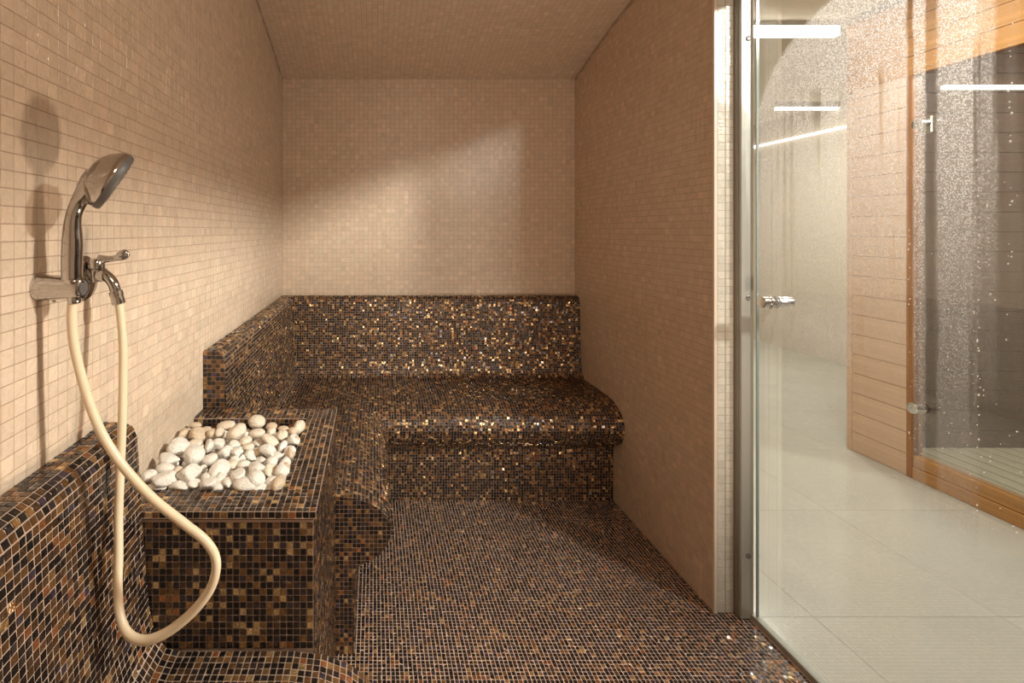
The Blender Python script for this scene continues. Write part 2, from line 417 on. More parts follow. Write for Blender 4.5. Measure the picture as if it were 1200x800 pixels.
# ------------------------------------------------------------------ room shell
XL, XR, YB, YF = -.524, 1.156, 2.9, -.5
XG = 1.27                                   # plane of the glass front
VY0, VK, VTOP = 1.2, .0932, 2.439           # barrel vault
vault = lambda y: VTOP - VK * (np.asarray(y) - VY0) ** 2
# floor
fl = put('floor', box_mesh('floor', (XL - .1, YF - .1, -.12), (XG + .02, YB + .1, -.001), M['floor_grout']), kind='structure')
C, U, V, Nn = grid((-.16, YF, -.001), (1, 0, 0), (0, 1, 0), (0, 0, 1), XG - .012 + .16, YB - .35 - YF, PD)
lay('floor', fl, C, U, V, Nn, PD, .0012, True, tilt=.10, gap=.0021, colorfn=floor_colors)
def vault_wall_grid(o_x, nrm, y0, y1, z0):
    C, U, V, Nn = grid((o_x, y0, z0), (0, 1, 0), (0, 0, 1), (nrm, 0, 0), y1 - y0, VTOP - z0, PB)
    keep = C[:, 2] + PB * .45 < vault(C[:, 1]); return [a[keep] for a in (C, U, V, Nn)]
# left wall
ys = np.linspace(YF - .1, YB + .1, 24)
def vault_slab(name, x0, x1, y0, y1, mat):
    ys = np.linspace(y0, y1, 24); vs, fs = [], []
    for y in ys: vs += [(x0, y, -.1), (x1, y, -.1), (x1, y, float(vault(y)) + .02), (x0, y, float(vault(y)) + .02)]
    for i in range(len(ys) - 1):
        a = 4 * i
        for k in range(4): fs.append((a + k, a + (k + 1) % 4, a + 4 + (k + 1) % 4, a + 4 + k))
    fs += [(0, 1, 2, 3), tuple(4 * (len(ys) - 1) + k for k in (3, 2, 1, 0))]
    return mesh_from(name, vs, fs, mat)
wl = put('wall_left', vault_slab('wall_left', XL - .1, XL - .001, YF - .1, YB + .1, M['beige_grout']), kind='structure')
C, U, V, Nn = vault_wall_grid(XL - .001, 1, YF, YB, .0)
lay('wall_left', wl, C, U, V, Nn, PB, .0007, False, near=300)
# back wall
wb = put('wall_back', box_mesh('wall_back', (XL - .1, YB + .001, -.1), (XR + .1, YB + .1, 2.45), M['pale_grout']), kind='structure')
C, U, V, Nn = grid((XL, YB + .001, .4), (1, 0, 0), (0, 0, 1), (0, -1, 0), XR - XL, float(vault(YB)) - .4, PB)
lay('wall_back', wb, C, U, V, Nn, PB, .0007, False)
# right wall with its white tiled end
YJ = 1.718
wr = put('wall_right', vault_slab('wall_right', XR + .001, XG - .005, YJ + .001, YB + .1, M['pale_grout']), kind='structure')
C, U, V, Nn = vault_wall_grid(XR + .001, -1, YJ + .006, YB, .0)
lay('wall_right', wr, C, U, V, Nn, PB, .0007, False, colorfn=lambda n: beige_colors(n) * (1.06, 1.02, .99, 1))
C, U, V, Nn = grid((XR + .012, YJ + .001, 0), (1, 0, 0), (0, 0, 1), (0, -1, 0), .056, 2.4, PB)
lay('jamb', wr, C, U, V, Nn, PB, .0007, False, near=200, colorfn=white_colors)
put('trim_1', box_mesh('trim_1', (XR - .001, YJ - .004, 0), (XR + .010, YJ + .006, 2.41), M['edge_trim'], .001), kind='structure')
# wall above and behind
put('wall_front', box_mesh('wall_front', (XL - .1, YF - .1, -.1), (XG + .02, YF, 2.5), M['plaster']), kind='structure')
put('wall_right_lintel', box_mesh('wall_right_lintel', (XR + .03, YF, 2.10), (XG + .03, YJ, 2.56), M['plaster']), kind='structure')
# vaulted ceiling
ys = np.linspace(YF - .1, YB + .1, 48); vs, fs = [], []
for y in ys:
    z = float(vault(y)) + .001; vs += [(XL - .1, y, z), (XG + .02, y, z), (XG + .02, y, z + .1), (XL - .1, y, z + .1)]
for i in range(len(ys) - 1):
    a = 4 * i
    for k in range(4): fs.append((a + k, a + (k + 1) % 4, a + 4 + (k + 1) % 4, a + 4 + k))
ce = put('ceiling', mesh_from('ceiling', vs, fs, M['pale_grout']), kind='structure')
# tiles follow the arc length
yy = np.linspace(YF, YB, 2000); zz = vault(yy); sl = np.r_[0, np.cumsum(np.hypot(np.diff(yy), np.diff(zz)))]
ns = round(sl[-1] / PB); sc = (np.arange(ns) + .5) * sl[-1] / ns; yc = np.interp(sc, sl, yy); zc = vault(yc) + .001
dz = -2 * VK * (yc - VY0); tl = np.hypot(1, dz)
nx = round((XR - XL) / PB); xc = XL + (np.arange(nx) + .5) * (XR - XL) / nx
XX, II = np.meshgrid(xc, np.arange(ns)); XX, II = XX.ravel(), II.ravel()
C = np.c_[XX, yc[II], zc[II]]; V = np.c_[0 * XX, 1 / tl[II], dz[II] / tl[II]]; Nn = np.c_[0 * XX, dz[II] / tl[II], -1 / tl[II]]
U = np.tile([-1., 0, 0], (len(C), 1))
lay('ceiling', ce, C, U, V, Nn, PB, .0007, False)

# ------------------------------------------------------------------ mosaic benches: one profile (distance from wall, height)
ZS = .484
PROF = [(.0008, .928), (.040, .928), (.056, .920), (.065, .900), (.070, .82), (.077, .70), (.088, .57), (.100, .515), (.122, .490), (.150, ZS),
        (.25, ZS), (.35, ZS), (.41, ZS), (.47, .478), (.52, .460), (.556, .434), (.575, .400), (.577, .370), (.566, .337), (.540, .306), (.505, .284), (.475, .270), (.465, .25), (.463, .10), (.463, 0)]
def dense(prof):
    P = [np.array(p) for p in prof]; out = [P[0]]
    for a, b in zip(P, P[1:]):
        n = max(1, int(np.linalg.norm(b - a) / .05)); out += [a + (b - a) * k / n for k in range(1, n + 1)]
    return np.array(out)
def rows(prof, pitch):
    d = np.array(prof); s = np.r_[0, np.cumsum(np.linalg.norm(np.diff(d, axis=0), axis=1))]
    n = round(s[-1] / pitch); c = (np.arange(n) + .5) * s[-1] / n
    P = np.c_[np.interp(c, s, d[:, 0]), np.interp(c, s, d[:, 1])]
    e = pitch * .5; P0 = np.c_[np.interp(c - e, s, d[:, 0]), np.interp(c - e, s, d[:, 1])]; P1 = np.c_[np.interp(c + e, s, d[:, 0]), np.interp(c + e, s, d[:, 1])]
    T = P1 - P0; T /= np.linalg.norm(T, axis=1)[:, None]; NN = np.c_[-T[:, 1], T[:, 0]]
    # outward = to the right of travel turned up: pick the side away from the solid
    return P, T, np.c_[-T[:, 1] * -1, T[:, 0] * -1] if False else NN
def inside(poly, x, y):
    poly = np.asarray(poly); r = np.zeros(len(x), bool); j = len(poly) - 1
    for i in range(len(poly)):
        xi, yi = poly[i]; xj, yj = poly[j]
        c = ((yi > y) != (yj > y)) & (x < (xj - xi) * (y - yi) / (yj - yi + 1e-12) + xi); r ^= c; j = i
    return r
def sweep_tiles(prof, place, t0, t1, anchor=0):
    """place(d, z, t) -> world points; t0/t1 functions of d"""
    P, T, NN = rows(prof, PD); NN = NN
    Cs, Us, Vs, Ns = [], [], [], []
    for (d, z), (td, tz), (nd, nz) in zip(P, T, NN):
        a, b = t0(d), t1(d); n = int((b - a) / PD)
        if n < 1: continue
        m = np.arange(int((b - a) / PD) + 2) + .5; t = b - m * PD if anchor else a + m * PD; t = t[(t - PD * (.05 if anchor else .45) > a - 1e-6) & (t + PD * (.45 if anchor else .05) < b + 1e-6)]
        c, du, dv, dn = place(d, z, t, td, tz, nd, nz); Cs.append(c); Us.append(du); Vs.append(dv); Ns.append(dn)
    return [np.concatenate(k) for k in (Cs, Us, Vs, Ns)]
def along_y(d, z, t, td, tz, nd, nz):
    n = len(t); o = np.ones(n)
    return (np.c_[XL + d * o, t, z * o], np.tile([0., -1, 0], (n, 1)), np.tile([td, 0, tz], (n, 1)), np.tile([nd, 0, nz], (n, 1)))
def along_x(d, z, t, td, tz, nd, nz):
    n = len(t); o = np.ones(n)
    return (np.c_[t, YB - d * o, z * o], np.tile([-1., 0, 0], (n, 1)), np.tile([0, -td, tz], (n, 1)), np.tile([0, -nd, nz], (n, 1)))
def sweep_body(name, prof, pt, t0, t1, mat, cap0=True, cap1=True):
    D = dense(prof); n = len(D)
    D2 = np.vstack([D, [(.0008, 0.0)], [(.0008, D[0][1])]]); m = len(D2)
    vs = [pt(d, z, t0) for d, z in D2] + [pt(d, z, t1(max(d, 0))) for d, z in D2]
    fs = [(i, (i + 1) % m, m + (i + 1) % m, m + i) for i in range(m)]
    if cap0: fs.append(tuple(range(m))[::-1])
    if cap1: fs.append(tuple(range(m, 2 * m)))
    return mesh_from(name, vs, fs, mat)
# fix outward normals: the profile runs from the wall over the top, so outward is (dz, -dd) turned
def rows(prof, pitch, _r=rows):
    P, T, _ = _r(prof, pitch); return P, T, np.c_[-T[:, 1], T[:, 0]]

YS = 1.55                                    # near end of the corner bench, far end of the stone box
bench = root('corner_bench', (XL, YS, 0), 'L-shaped bronze mosaic bench with backrest along the left and back walls', 'bench')
me = sweep_body('left_body', PROF, lambda d, z, t: (XL + d, t, z), YS, lambda d: YB - d, M['bench_grout'], True, False)
world_part('bench_body', me, bench)
me = sweep_body('back_body', PROF, lambda d, z, t: (t, YB - d, z), XR - .001, lambda d: XL + d, M['bench_grout'], True, False)
world_part('bench_body', me, bench)
# split the tiles into the backrest and the seat so that each is a part
CUT = 8                                      # profile index where backrest turns into seat
BACK, SEAT = PROF[:CUT + 1], PROF[CUT:]
for nm, pr in (('backrest', BACK), ('seat', SEAT)):
    A = sweep_tiles(pr, along_y, lambda d: YS, lambda d: YB - d)
    B = sweep_tiles(pr, along_x, lambda d: XL + d, lambda d: XR - .001, 1)
    C, U, V, Nn = [np.concatenate(k) for k in zip(A, B)]
    o = tile_field(nm + '_tile_field', C, U, V, Nn, (PD - .0017) / 2, (PD - .0017) / 2, .0012, glint_colors(len(C)), M['dark_tile'], bench, .12)
# tiles of the end face
poly = np.vstack([dense(PROF), [(0, 0)]])
gx, gz = [g.ravel() for g in np.meshgrid((np.arange(46) + .5) * PD, (np.arange(73) + .5) * PD)]
k = np.ones(len(gx), bool)
for a in (-.42, .42):
    for b in (-.42, .42): k &= inside(poly, gx + a * PD, gz + b * PD)
def clip_square(poly, x0, x1, y0, y1):
    """the part of a polygon inside a square (Sutherland-Hodgman)"""
    for ax, lim, sg in ((0, x0, 1), (0, x1, -1), (1, y0, 1), (1, y1, -1)):
        out = []
        for i in range(len(poly)):
            p, q = poly[i - 1], poly[i]; a, b = sg * (p[ax] - lim), sg * (q[ax] - lim)
            if (a >= 0) != (b >= 0):
                t = a / (a - b); out.append((p[0] + (q[0] - p[0]) * t, p[1] + (q[1] - p[1]) * t))
            if b >= 0: out.append(tuple(q))
        poly = out
        if len(poly) < 3: return []
    return poly
def cut_tiles(poly, gx, gz, y, s, parent):
    """tiles cut along the outline of an end face, one mesh of separate pieces"""
    vs, fs, cs = [], [], []; hw = (PD - .0017) / 2
    for x, z in zip(gx, gz):
        c = clip_square([tuple(p) for p in poly], x - hw, x + hw, z - hw, z + hw)
        if len(c) < 3: continue
        ar = .5 * abs(sum(c[i - 1][0] * c[i][1] - c[i][0] * c[i - 1][1] for i in range(len(c))))
        if ar < 4e-6: continue
        n = len(c); b = len(vs); m = np.mean(c, 0); col = dark_colors(1)[0]
        vs += [(XL + p[0], y, p[1]) for p in c] + [(XL + m[0] + (p[0] - m[0]) * .93, y + s * .0012, m[1] + (p[1] - m[1]) * .93) for p in c]
        fs.append(tuple(range(b + n, b + 2 * n))); cs.append(col)
        for i in range(n): fs.append((b + i, b + (i + 1) % n, b + n + (i + 1) % n, b + n + i)); cs.append(col)
    me = mesh_from('cut_tiles', vs, fs, M['dark_tile'])
    at = me.attributes.new('col', 'FLOAT_COLOR', 'FACE'); at.data.foreach_set('color', np.array(cs, np.float32).ravel())
    bm = bmesh.new(); bm.from_mesh(me); bmesh.ops.recalc_face_normals(bm, faces=bm.faces[:]); bm.to_mesh(me); bm.free()
    world_part('cut_tiles', me, parent, kind='stuff')
def cap_tiles(gx, gz, y, s, mat_parent, key, near=0):
    n = len(gx); C = np.c_[XL + gx, np.full(n, y), gz]
    lay(key, mat_parent, C, np.tile([-s * -1., 0, 0], (n, 1)) * (1 if s < 0 else -1), np.tile([0, 0, 1.], (n, 1)), np.tile([0, float(s), 0], (n, 1)), PD, .0012, True, near=near)
cap_tiles(gx[k], gz[k], YS, -1, bench, 'bench_end', near=300)
cut_tiles(poly, gx[~k], gz[~k], YS, -1, bench)

# front bench along the left wall, nearer than the stone box
Y1 = .980
SH = -.045
PROF2 = [(d + SH if d > .3 else d, z) for d, z in PROF]
fb = root('side_bench', (XL, YF, 0), 'bronze mosaic bench with rounded backrest in front of the pebble box, under the hose', 'bench')
world_part('bench_body', sweep_body('front_body', PROF2, lambda d, z, t: (XL + d, t, z), YF + .002, lambda d: Y1, M['dark_grout']), fb)
C, U, V, Nn = sweep_tiles(PROF2, along_y, lambda d: YF, lambda d: Y1, 1)
lay('front_bench', fb, C, U, V, Nn, PD, .0012, True, near=300, tilt=.06)
poly2 = np.vstack([dense(PROF2), [(0, 0)]]); k = np.ones(len(gx), bool)
for a in (-.42, .42):
    for b in (-.42, .42): k &= inside(poly2, gx + a * PD, gz + b * PD)
kk = (~k) & (gx > .40); k &= gx > .409
cut_tiles(poly2, gx[kk], gz[kk], Y1, 1, fb)
cap_tiles(gx[k], gz[k], Y1, 1, fb, 'front_end')

# ------------------------------------------------------------------ stone box
X1, ZT, RIM = -.116, .755, .078
YX0, YX1 = Y1 + .006, YS - .003
sb = root('pebble_box', (XL, YX0, 0), 'square bronze mosaic box filled with white pebbles between the two benches', 'planter')
XI, YI0, YI1 = X1 - RIM, YX0 + RIM, YX1 - RIM
ov = .004
bm = bmesh.new()
def bm_box(bm, lo, hi):
    r = bmesh.ops.create_cube(bm, size=1)
    for v in r['verts']: v.co = Vector(((lo[i] + hi[i]) / 2 + v.co[i] * (hi[i] - lo[i]) for i in range(3)))
bm_box(bm, (XL + .002, YX0 + .001, .001), (X1 - .001, YI0, ZT - .02)); bm_box(bm, (XL + .002, YI1, .001), (X1 - .001, YX1 - .001, ZT - .02))
bm_box(bm, (XI, YI0, .001), (X1 - .001, YI1, ZT - .02)); bm_box(bm, (XL + .002, YI0, .001), (XI, YI1, .66))
me = bpy.data.meshes.new('box_body'); bm.to_mesh(me); bm.free(); me.materials.append(M['bench_grout']); world_part('box_body', me, sb)
bm = bmesh.new()
bm_box(bm, (XL + .002, YX0 - ov, ZT - .0155), (X1 + ov, YI0, ZT - .001)); bm_box(bm, (XL + .002, YI1, ZT - .0155), (X1 + ov, YX1, ZT - .001)); bm_box(bm, (XI, YI0, ZT - .0155), (X1 + ov, YI1, ZT - .001))
me = bpy.data.meshes.new('rim'); bm.to_mesh(me); bm.free(); me.materials.append(M['dark_grout']); rim = world_part('rim', me, sb)
parts = []
# front face, right face, rim front/right/back, rim edges, inner faces
parts.append(grid((XL, YX0 + .001, ZS), (1, 0, 0), (0, 0, 1), (0, -1, 0), X1 - XL - .002, ZT - .024 - ZS, PD))
front_n = len(parts[0][0])
rest = []
rest.append(grid((X1 - .001, YX0, .0), (0, 1, 0), (0, 0, 1), (1, 0, 0), YX1 - YX0, ZT - .022, PD))
for lo, lu, lv in (((XL, YX0 - ov), X1 + ov - XL, RIM + ov), ((XL, YI1), X1 + ov - XL, RIM), ((XI, YI0), RIM + ov, YI1 - YI0)):
    rest.append(grid((*lo, ZT - .001), (1, 0, 0), (0, 1, 0), (0, 0, 1), lu, lv, PD))
rest.append(grid((XL, YX0 - ov, ZT - .0143), (1, 0, 0), (0, 0, 1), (0, -1, 0), X1 + ov - XL, PD, PD))
rest.append(grid((X1 + ov, YX0 - ov, ZT - .0143), (0, 1, 0), (0, 0, 1), (1, 0, 0), YX1 - YX0, PD, PD))
rest.append(grid((XL, YI1, .67), (1, 0, 0), (0, 0, 1), (0, -1, 0), XI - XL, ZT - .67 - .002, PD))
rest.append(grid((XI, YI0, .67), (0, -1, 0), (0, 0, 1), (-1, 0, 0), 0.0001, .0001, PD)) if False else None
rest.append([a for a in grid((XI, YI1, .67), (0, -1, 0), (0, 0, 1), (-1, 0, 0), YI1 - YI0, ZT - .67 - .002, PD)])
lay('box_front', sb, *parts[0], PD, .0012, True, near=300, tilt=.05, colorfn=box_colors)
C, U, V, Nn = [np.concatenate(k) for k in zip(*rest)]
lay('box_rest', sb, C, U, V, Nn, PD, .0012, True, tilt=.07)

# ------------------------------------------------------------------ pebbles (positions read off the photograph, then placed on the bed)
def pebble_mesh(i, smooth_k):
    rs = np.random.default_rng(100 + i)
    bm = bmesh.new(); bmesh.ops.create_icosphere(bm, subdivisions=3, radius=1)
    planes = [(v / np.linalg.norm(v), rs.uniform(*smooth_k)) for v in rs.normal(size=(9, 3))]
    ph = rs.uniform(0, 6, 3)
    for v in bm.verts:
        p = np.array(v.co)
        for n, k in planes:
            e = p @ n - k
            if e > 0: p = p - n * e * .82
        p *= 1 + .035 * math.sin(2.3 * p[0] + ph[0]) + .035 * math.sin(2.9 * p[1] + ph[1]) + .03 * math.sin(3.1 * p[2] + ph[2])
        v.co = p
    ex = np.array([max(abs(v.co[k]) for v in bm.verts) for k in range(3)])
    for v in bm.verts: v.co = Vector(np.array(v.co) / ex)
    me = bpy.data.meshes.new('pebble'); bm.to_mesh(me); bm.free()
    me.polygons.foreach_set('use_smooth', [True] * len(me.polygons)); return me
_peb = {}
def pebble_var(shape, mat):
    i = random.randrange(6); k = (shape, mat, i)
    if k not in _peb:
        rng = {'smooth': (.78, 1.05), 'faceted': (.56, .85), 'rough': (.50, .82)}[shape]
        me = pebble_mesh(hash((shape, i)) % 1 + i + {'smooth': 0, 'faceted': 20, 'rough': 40}[shape], rng); me.materials.append(M[mat]); _peb[k] = me
    return _peb[k]
# (x, y, rx, ry in a 5.714x enlargement whose corner is pixel (160,480); tilt; shape; colour; look)
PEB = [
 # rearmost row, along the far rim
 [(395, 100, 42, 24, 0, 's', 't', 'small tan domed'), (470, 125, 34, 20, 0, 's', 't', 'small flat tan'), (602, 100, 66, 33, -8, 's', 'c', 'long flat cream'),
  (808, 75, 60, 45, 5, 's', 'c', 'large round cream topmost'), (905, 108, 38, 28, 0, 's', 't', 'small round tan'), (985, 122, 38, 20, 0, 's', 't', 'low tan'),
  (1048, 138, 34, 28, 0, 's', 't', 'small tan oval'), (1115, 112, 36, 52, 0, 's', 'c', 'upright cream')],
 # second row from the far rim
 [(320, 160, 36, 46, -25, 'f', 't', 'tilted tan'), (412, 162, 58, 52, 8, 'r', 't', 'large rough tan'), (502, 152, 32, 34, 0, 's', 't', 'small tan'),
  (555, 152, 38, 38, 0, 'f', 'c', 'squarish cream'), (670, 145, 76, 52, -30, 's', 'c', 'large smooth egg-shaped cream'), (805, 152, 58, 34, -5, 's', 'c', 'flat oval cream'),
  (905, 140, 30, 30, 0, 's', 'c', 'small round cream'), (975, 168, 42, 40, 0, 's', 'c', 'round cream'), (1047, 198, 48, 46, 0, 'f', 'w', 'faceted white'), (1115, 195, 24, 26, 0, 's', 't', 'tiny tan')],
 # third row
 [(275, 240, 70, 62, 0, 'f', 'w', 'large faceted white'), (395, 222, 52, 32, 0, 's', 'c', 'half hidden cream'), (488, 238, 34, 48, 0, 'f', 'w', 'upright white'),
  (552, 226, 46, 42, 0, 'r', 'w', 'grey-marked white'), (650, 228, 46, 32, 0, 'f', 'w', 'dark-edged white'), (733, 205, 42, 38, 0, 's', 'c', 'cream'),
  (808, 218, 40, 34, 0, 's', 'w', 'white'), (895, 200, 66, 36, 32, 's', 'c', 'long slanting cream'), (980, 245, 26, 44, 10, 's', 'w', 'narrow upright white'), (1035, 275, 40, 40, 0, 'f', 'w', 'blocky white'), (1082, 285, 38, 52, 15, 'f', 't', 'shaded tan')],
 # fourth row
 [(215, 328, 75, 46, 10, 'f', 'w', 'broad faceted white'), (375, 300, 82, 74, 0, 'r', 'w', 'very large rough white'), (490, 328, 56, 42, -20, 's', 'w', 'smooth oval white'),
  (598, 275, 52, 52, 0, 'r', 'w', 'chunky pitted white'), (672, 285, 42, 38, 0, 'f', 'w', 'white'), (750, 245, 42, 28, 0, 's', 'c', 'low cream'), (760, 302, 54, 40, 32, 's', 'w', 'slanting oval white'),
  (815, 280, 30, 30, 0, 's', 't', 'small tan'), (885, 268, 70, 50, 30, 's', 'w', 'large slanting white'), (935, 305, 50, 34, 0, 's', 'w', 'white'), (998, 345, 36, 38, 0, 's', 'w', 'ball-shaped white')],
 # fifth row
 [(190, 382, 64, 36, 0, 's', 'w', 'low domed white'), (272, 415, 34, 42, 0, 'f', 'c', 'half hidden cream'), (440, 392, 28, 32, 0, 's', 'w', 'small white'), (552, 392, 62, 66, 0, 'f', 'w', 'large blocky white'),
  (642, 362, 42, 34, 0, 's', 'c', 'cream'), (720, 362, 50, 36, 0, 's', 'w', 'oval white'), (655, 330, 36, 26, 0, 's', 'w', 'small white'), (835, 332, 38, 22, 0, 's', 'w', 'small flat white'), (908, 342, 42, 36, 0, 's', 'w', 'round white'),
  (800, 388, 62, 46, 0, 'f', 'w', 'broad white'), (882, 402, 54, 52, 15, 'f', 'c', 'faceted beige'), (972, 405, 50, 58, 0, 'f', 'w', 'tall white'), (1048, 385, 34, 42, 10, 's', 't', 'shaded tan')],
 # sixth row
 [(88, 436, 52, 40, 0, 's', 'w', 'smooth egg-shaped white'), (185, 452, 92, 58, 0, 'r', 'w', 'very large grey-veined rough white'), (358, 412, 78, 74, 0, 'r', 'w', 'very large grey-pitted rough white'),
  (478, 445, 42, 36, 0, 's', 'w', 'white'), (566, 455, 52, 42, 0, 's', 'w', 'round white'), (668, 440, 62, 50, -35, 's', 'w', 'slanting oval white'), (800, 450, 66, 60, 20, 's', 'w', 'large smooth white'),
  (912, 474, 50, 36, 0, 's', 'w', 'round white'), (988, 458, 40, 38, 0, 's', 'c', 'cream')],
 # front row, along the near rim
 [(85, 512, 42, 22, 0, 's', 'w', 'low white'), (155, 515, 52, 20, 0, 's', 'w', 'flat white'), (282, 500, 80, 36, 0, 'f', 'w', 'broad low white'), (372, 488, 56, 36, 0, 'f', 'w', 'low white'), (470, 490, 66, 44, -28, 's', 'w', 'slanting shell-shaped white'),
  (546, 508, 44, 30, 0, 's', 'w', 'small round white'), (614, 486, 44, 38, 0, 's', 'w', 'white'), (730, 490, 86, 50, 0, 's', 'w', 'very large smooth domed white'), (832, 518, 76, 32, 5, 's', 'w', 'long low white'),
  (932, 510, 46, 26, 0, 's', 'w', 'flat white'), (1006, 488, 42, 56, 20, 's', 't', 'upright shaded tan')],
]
ROWNAME = ['along the far rim', 'in second row from far rim', 'in third row from far rim', 'in the middle row', 'in third row from near rim', 'in second row from near rim', 'along the near rim']
ORD = ['first', 'second', 'third', 'fourth', 'fifth', 'sixth', 'seventh', 'eighth', 'ninth', 'tenth', 'eleventh', 'twelfth', 'thirteenth']
SHP = {'s': 'smooth', 'f': 'faceted', 'r': 'rough'}; MTN = {'w': 'peb_white', 'c': 'peb_cream', 't': 'peb_tan_shade'}
placed = []
for ri, row in enumerate(PEB):
    for ci, (cx, cy, rx, ry, tilt, sh, mc, look) in enumerate(sorted(row)):
        x, y = 160 + cx / 5.714, 480 + cy / 5.714
        zc = ZT + .001 + (.012 if max(rx, ry) > 60 else .004)
        Y = F * (EYE - zc) / (y - 270); Y = min(max(Y, YI0 + .012), YI1 - .012)
        X = (x - 438) * Y / F; Z = EYE - (y - 270) * Y / F
        k = Y / F / 5.714; a, r = rx * k, ry * k
        b, c = 1.5 * r, .86 * r
        b = min(b, .036)
        a = min(a, .055); X = min(max(X, XL + a * .9), XI - a * .75)
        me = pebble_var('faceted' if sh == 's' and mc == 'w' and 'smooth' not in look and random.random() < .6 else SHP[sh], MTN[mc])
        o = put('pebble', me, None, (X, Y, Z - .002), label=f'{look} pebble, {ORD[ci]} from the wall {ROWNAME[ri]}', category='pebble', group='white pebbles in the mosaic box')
        o.rotation_euler = (0, math.radians(tilt), random.uniform(-.2, .2)); o.scale = (a, b, c)
        placed.append((X, Y, max(a, b)))
# pebbles of the layer below, seen in the gaps
buried = []
for iy in range(9):
    for ix in range(9):
        X = XL + .022 + (ix + .5 * (iy % 2)) * .0365 + random.uniform(-.004, .004); Y = YI0 + .022 + iy * .0425 + random.uniform(-.005, .005)
        if X > XI - .024 or Y > YI1 - .022: continue
        a = random.uniform(.016, .022)
        me = pebble_var(random.choice(['smooth', 'faceted']), random.choice(['peb_white', 'peb_cream']))
        o = put('pebble', me, None, (X, Y, .715 + random.uniform(0, .012)), label='pale pebble mostly buried under the top layer in the mosaic box', category='pebble', group='buried pebbles in the mosaic box')
        o.rotation_euler = (random.uniform(-.4, .4), random.uniform(-.4, .4), random.uniform(0, 3)); o.scale = (a, a * .85, a * .75); buried.append(o)

# ------------------------------------------------------------------ shower set on the left wall
def pt(x, y, Y): return Vector(((x - 438) * Y / F, Y, EYE - (y - 270) * Y / F))
YH = .785; k1 = YH / F
hs = root('hand_shower', pt(87, 345, YH), 'chrome hand shower with round head standing in its wall holder', 'shower')
hp = [(86, 345, 7.5), (84.5, 326, 10.8), (84.5, 305, 11.5), (85.2, 284, 11.4), (85.2, 264, 9.6), (87.5, 249, 8.6), (93, 236, 9), (100, 226, 11.5), (107, 217.5, 14.5), (114, 211, 16), (121, 207, 14)]
pp = catmull([(*pt(x, y, YH), w * k1) for x, y, w in hp], 6)
world_part('handle', sharp(tube_mesh('handle', [p[:3] for p in pp], [p[3] for p in pp], M['chrome'], 24), 60), hs)
fc = pt(129, 210.5, YH); n = Vector((.78, .46, -.56)).normalized(); R = 37 * k1
head = world_part('spray_head', lathe_mesh('spray_head', fc, n, [(-.033, 0), (-.0325, .008), (-.031, .015), (-.0275, .024), (-.021, .034), (-.0125, .0415), (-.005, R * .99), (-.001, R), (.001, R)], M['chrome'], 40), hs)
world_part('face_plate', sharp(lathe_mesh('face_plate', fc, n, [(.001, R), (.008, R * .99), (.0115, R * .94), (.0125, R * .85), (.0125, 0)], M['dark_plastic'], 40)), head)
noz = bmesh.new()
u, w = frame_of(n)
for ring, cnt in ((.012, 8), (.022, 14), (.032, 20)):
    for q in range(cnt):
        a = 2 * PI * q / cnt; c = fc + n * .0125 + (u * math.cos(a) + w * math.sin(a)) * ring
        bmesh.ops.create_cone(noz, segments=6, radius1=.0016, radius2=.001, depth=.003, cap_ends=True, matrix=Matrix.Translation(c) @ n.to_track_quat('Z', 'Y').to_matrix().to_4x4())
me = bpy.data.meshes.new('nozzles'); noz.to_mesh(me); noz.free(); me.materials.append(M['steel']); world_part('nozzles', me, head, kind='stuff')
ring_c = pt(86.5, 329, YH)
world_part('collar', lathe_mesh('collar', ring_c, (0, 0, 1), [(-.004, .0105), (-.004, .0145), (.003, .0148), (.003, .0105)], M['chrome']), hs)
# holder
YHo = .789; zc = pt(0, 337, YHo).z
ho = root('shower_holder', (XL, YHo, zc), 'chrome cylindrical wall holder carrying the hand shower', 'holder')
xe = pt(91, 0, YHo).x
world_part('arm', sharp(lathe_mesh('arm', (XL, YHo, zc), (1, 0, 0), [(0, .0), (0, .0205), (.006, .0212), (.012, .0205), (.040, .0192), (xe - XL, .0182), (xe - XL, .0)], M['chrome'], 32)), ho)
world_part('cup', sharp(lathe_mesh('cup', (xe - .004, YHo, zc), (1, 0, 0), [(.0, .0182), (.006, .0185), (.013, .0165), (.014, .0145), (.010, .013), (.009, 0)], M['chrome'], 32)), ho)
world_part('swivel_cone', sharp(lathe_mesh('swivel_cone', (xe + .004, YHo, zc), (1, 0, 0), [(0, .0128), (.006, .0115), (.0065, .0)], M['dark_plastic'], 28)), ho)
world_part('grub_screw', lathe_mesh('grub_screw', (pt(63, 0, YHo).x, YHo, zc - .0205), (0, 0, -1), [(0, .003), (.002, .003), (.0022, 0)], M['steel'], 12), ho)
# tap
YT = .912
tap = root('wall_tap', (XL, YT, pt(0, 328, YT).z), 'chrome wall tap with paddle lever and curved spout beside the hand shower', 'tap')
zt = pt(0, 322, YT).z
world_part('escutcheon', sharp(lathe_mesh('escutcheon', (XL, YT, zt - .006), (1, 0, 0), [(0, .041), (.003, .0405), (.007, .036), (.010, .018), (.0105, 0)], M['chrome'], 36)), tap)
xb = pt(113, 0, YT).x
world_part('inlet', sharp(lathe_mesh('inlet', (XL + .006, YT, zt), (1, 0, 0), [(0, .013), (xb - XL, .0125), (xb - XL + .01, .0125), (xb - XL + .012, 0)], M['chrome'])), tap)
world_part('valve_body', sharp(lathe_mesh('valve_body', (xb, YT, zt - .012), (0, 0, 1), [(0, 0), (0, .0115), (.012, .0135), (.022, .0125), (.024, .0145), (.036, .0145), (.041, .011), (.043, 0)], M['chrome'])), tap)
sp = catmull([pt(x, y, YT) for x, y in ((113, 323), (120, 321), (127, 325), (133, 333), (136, 343), (138, 352))], 6)
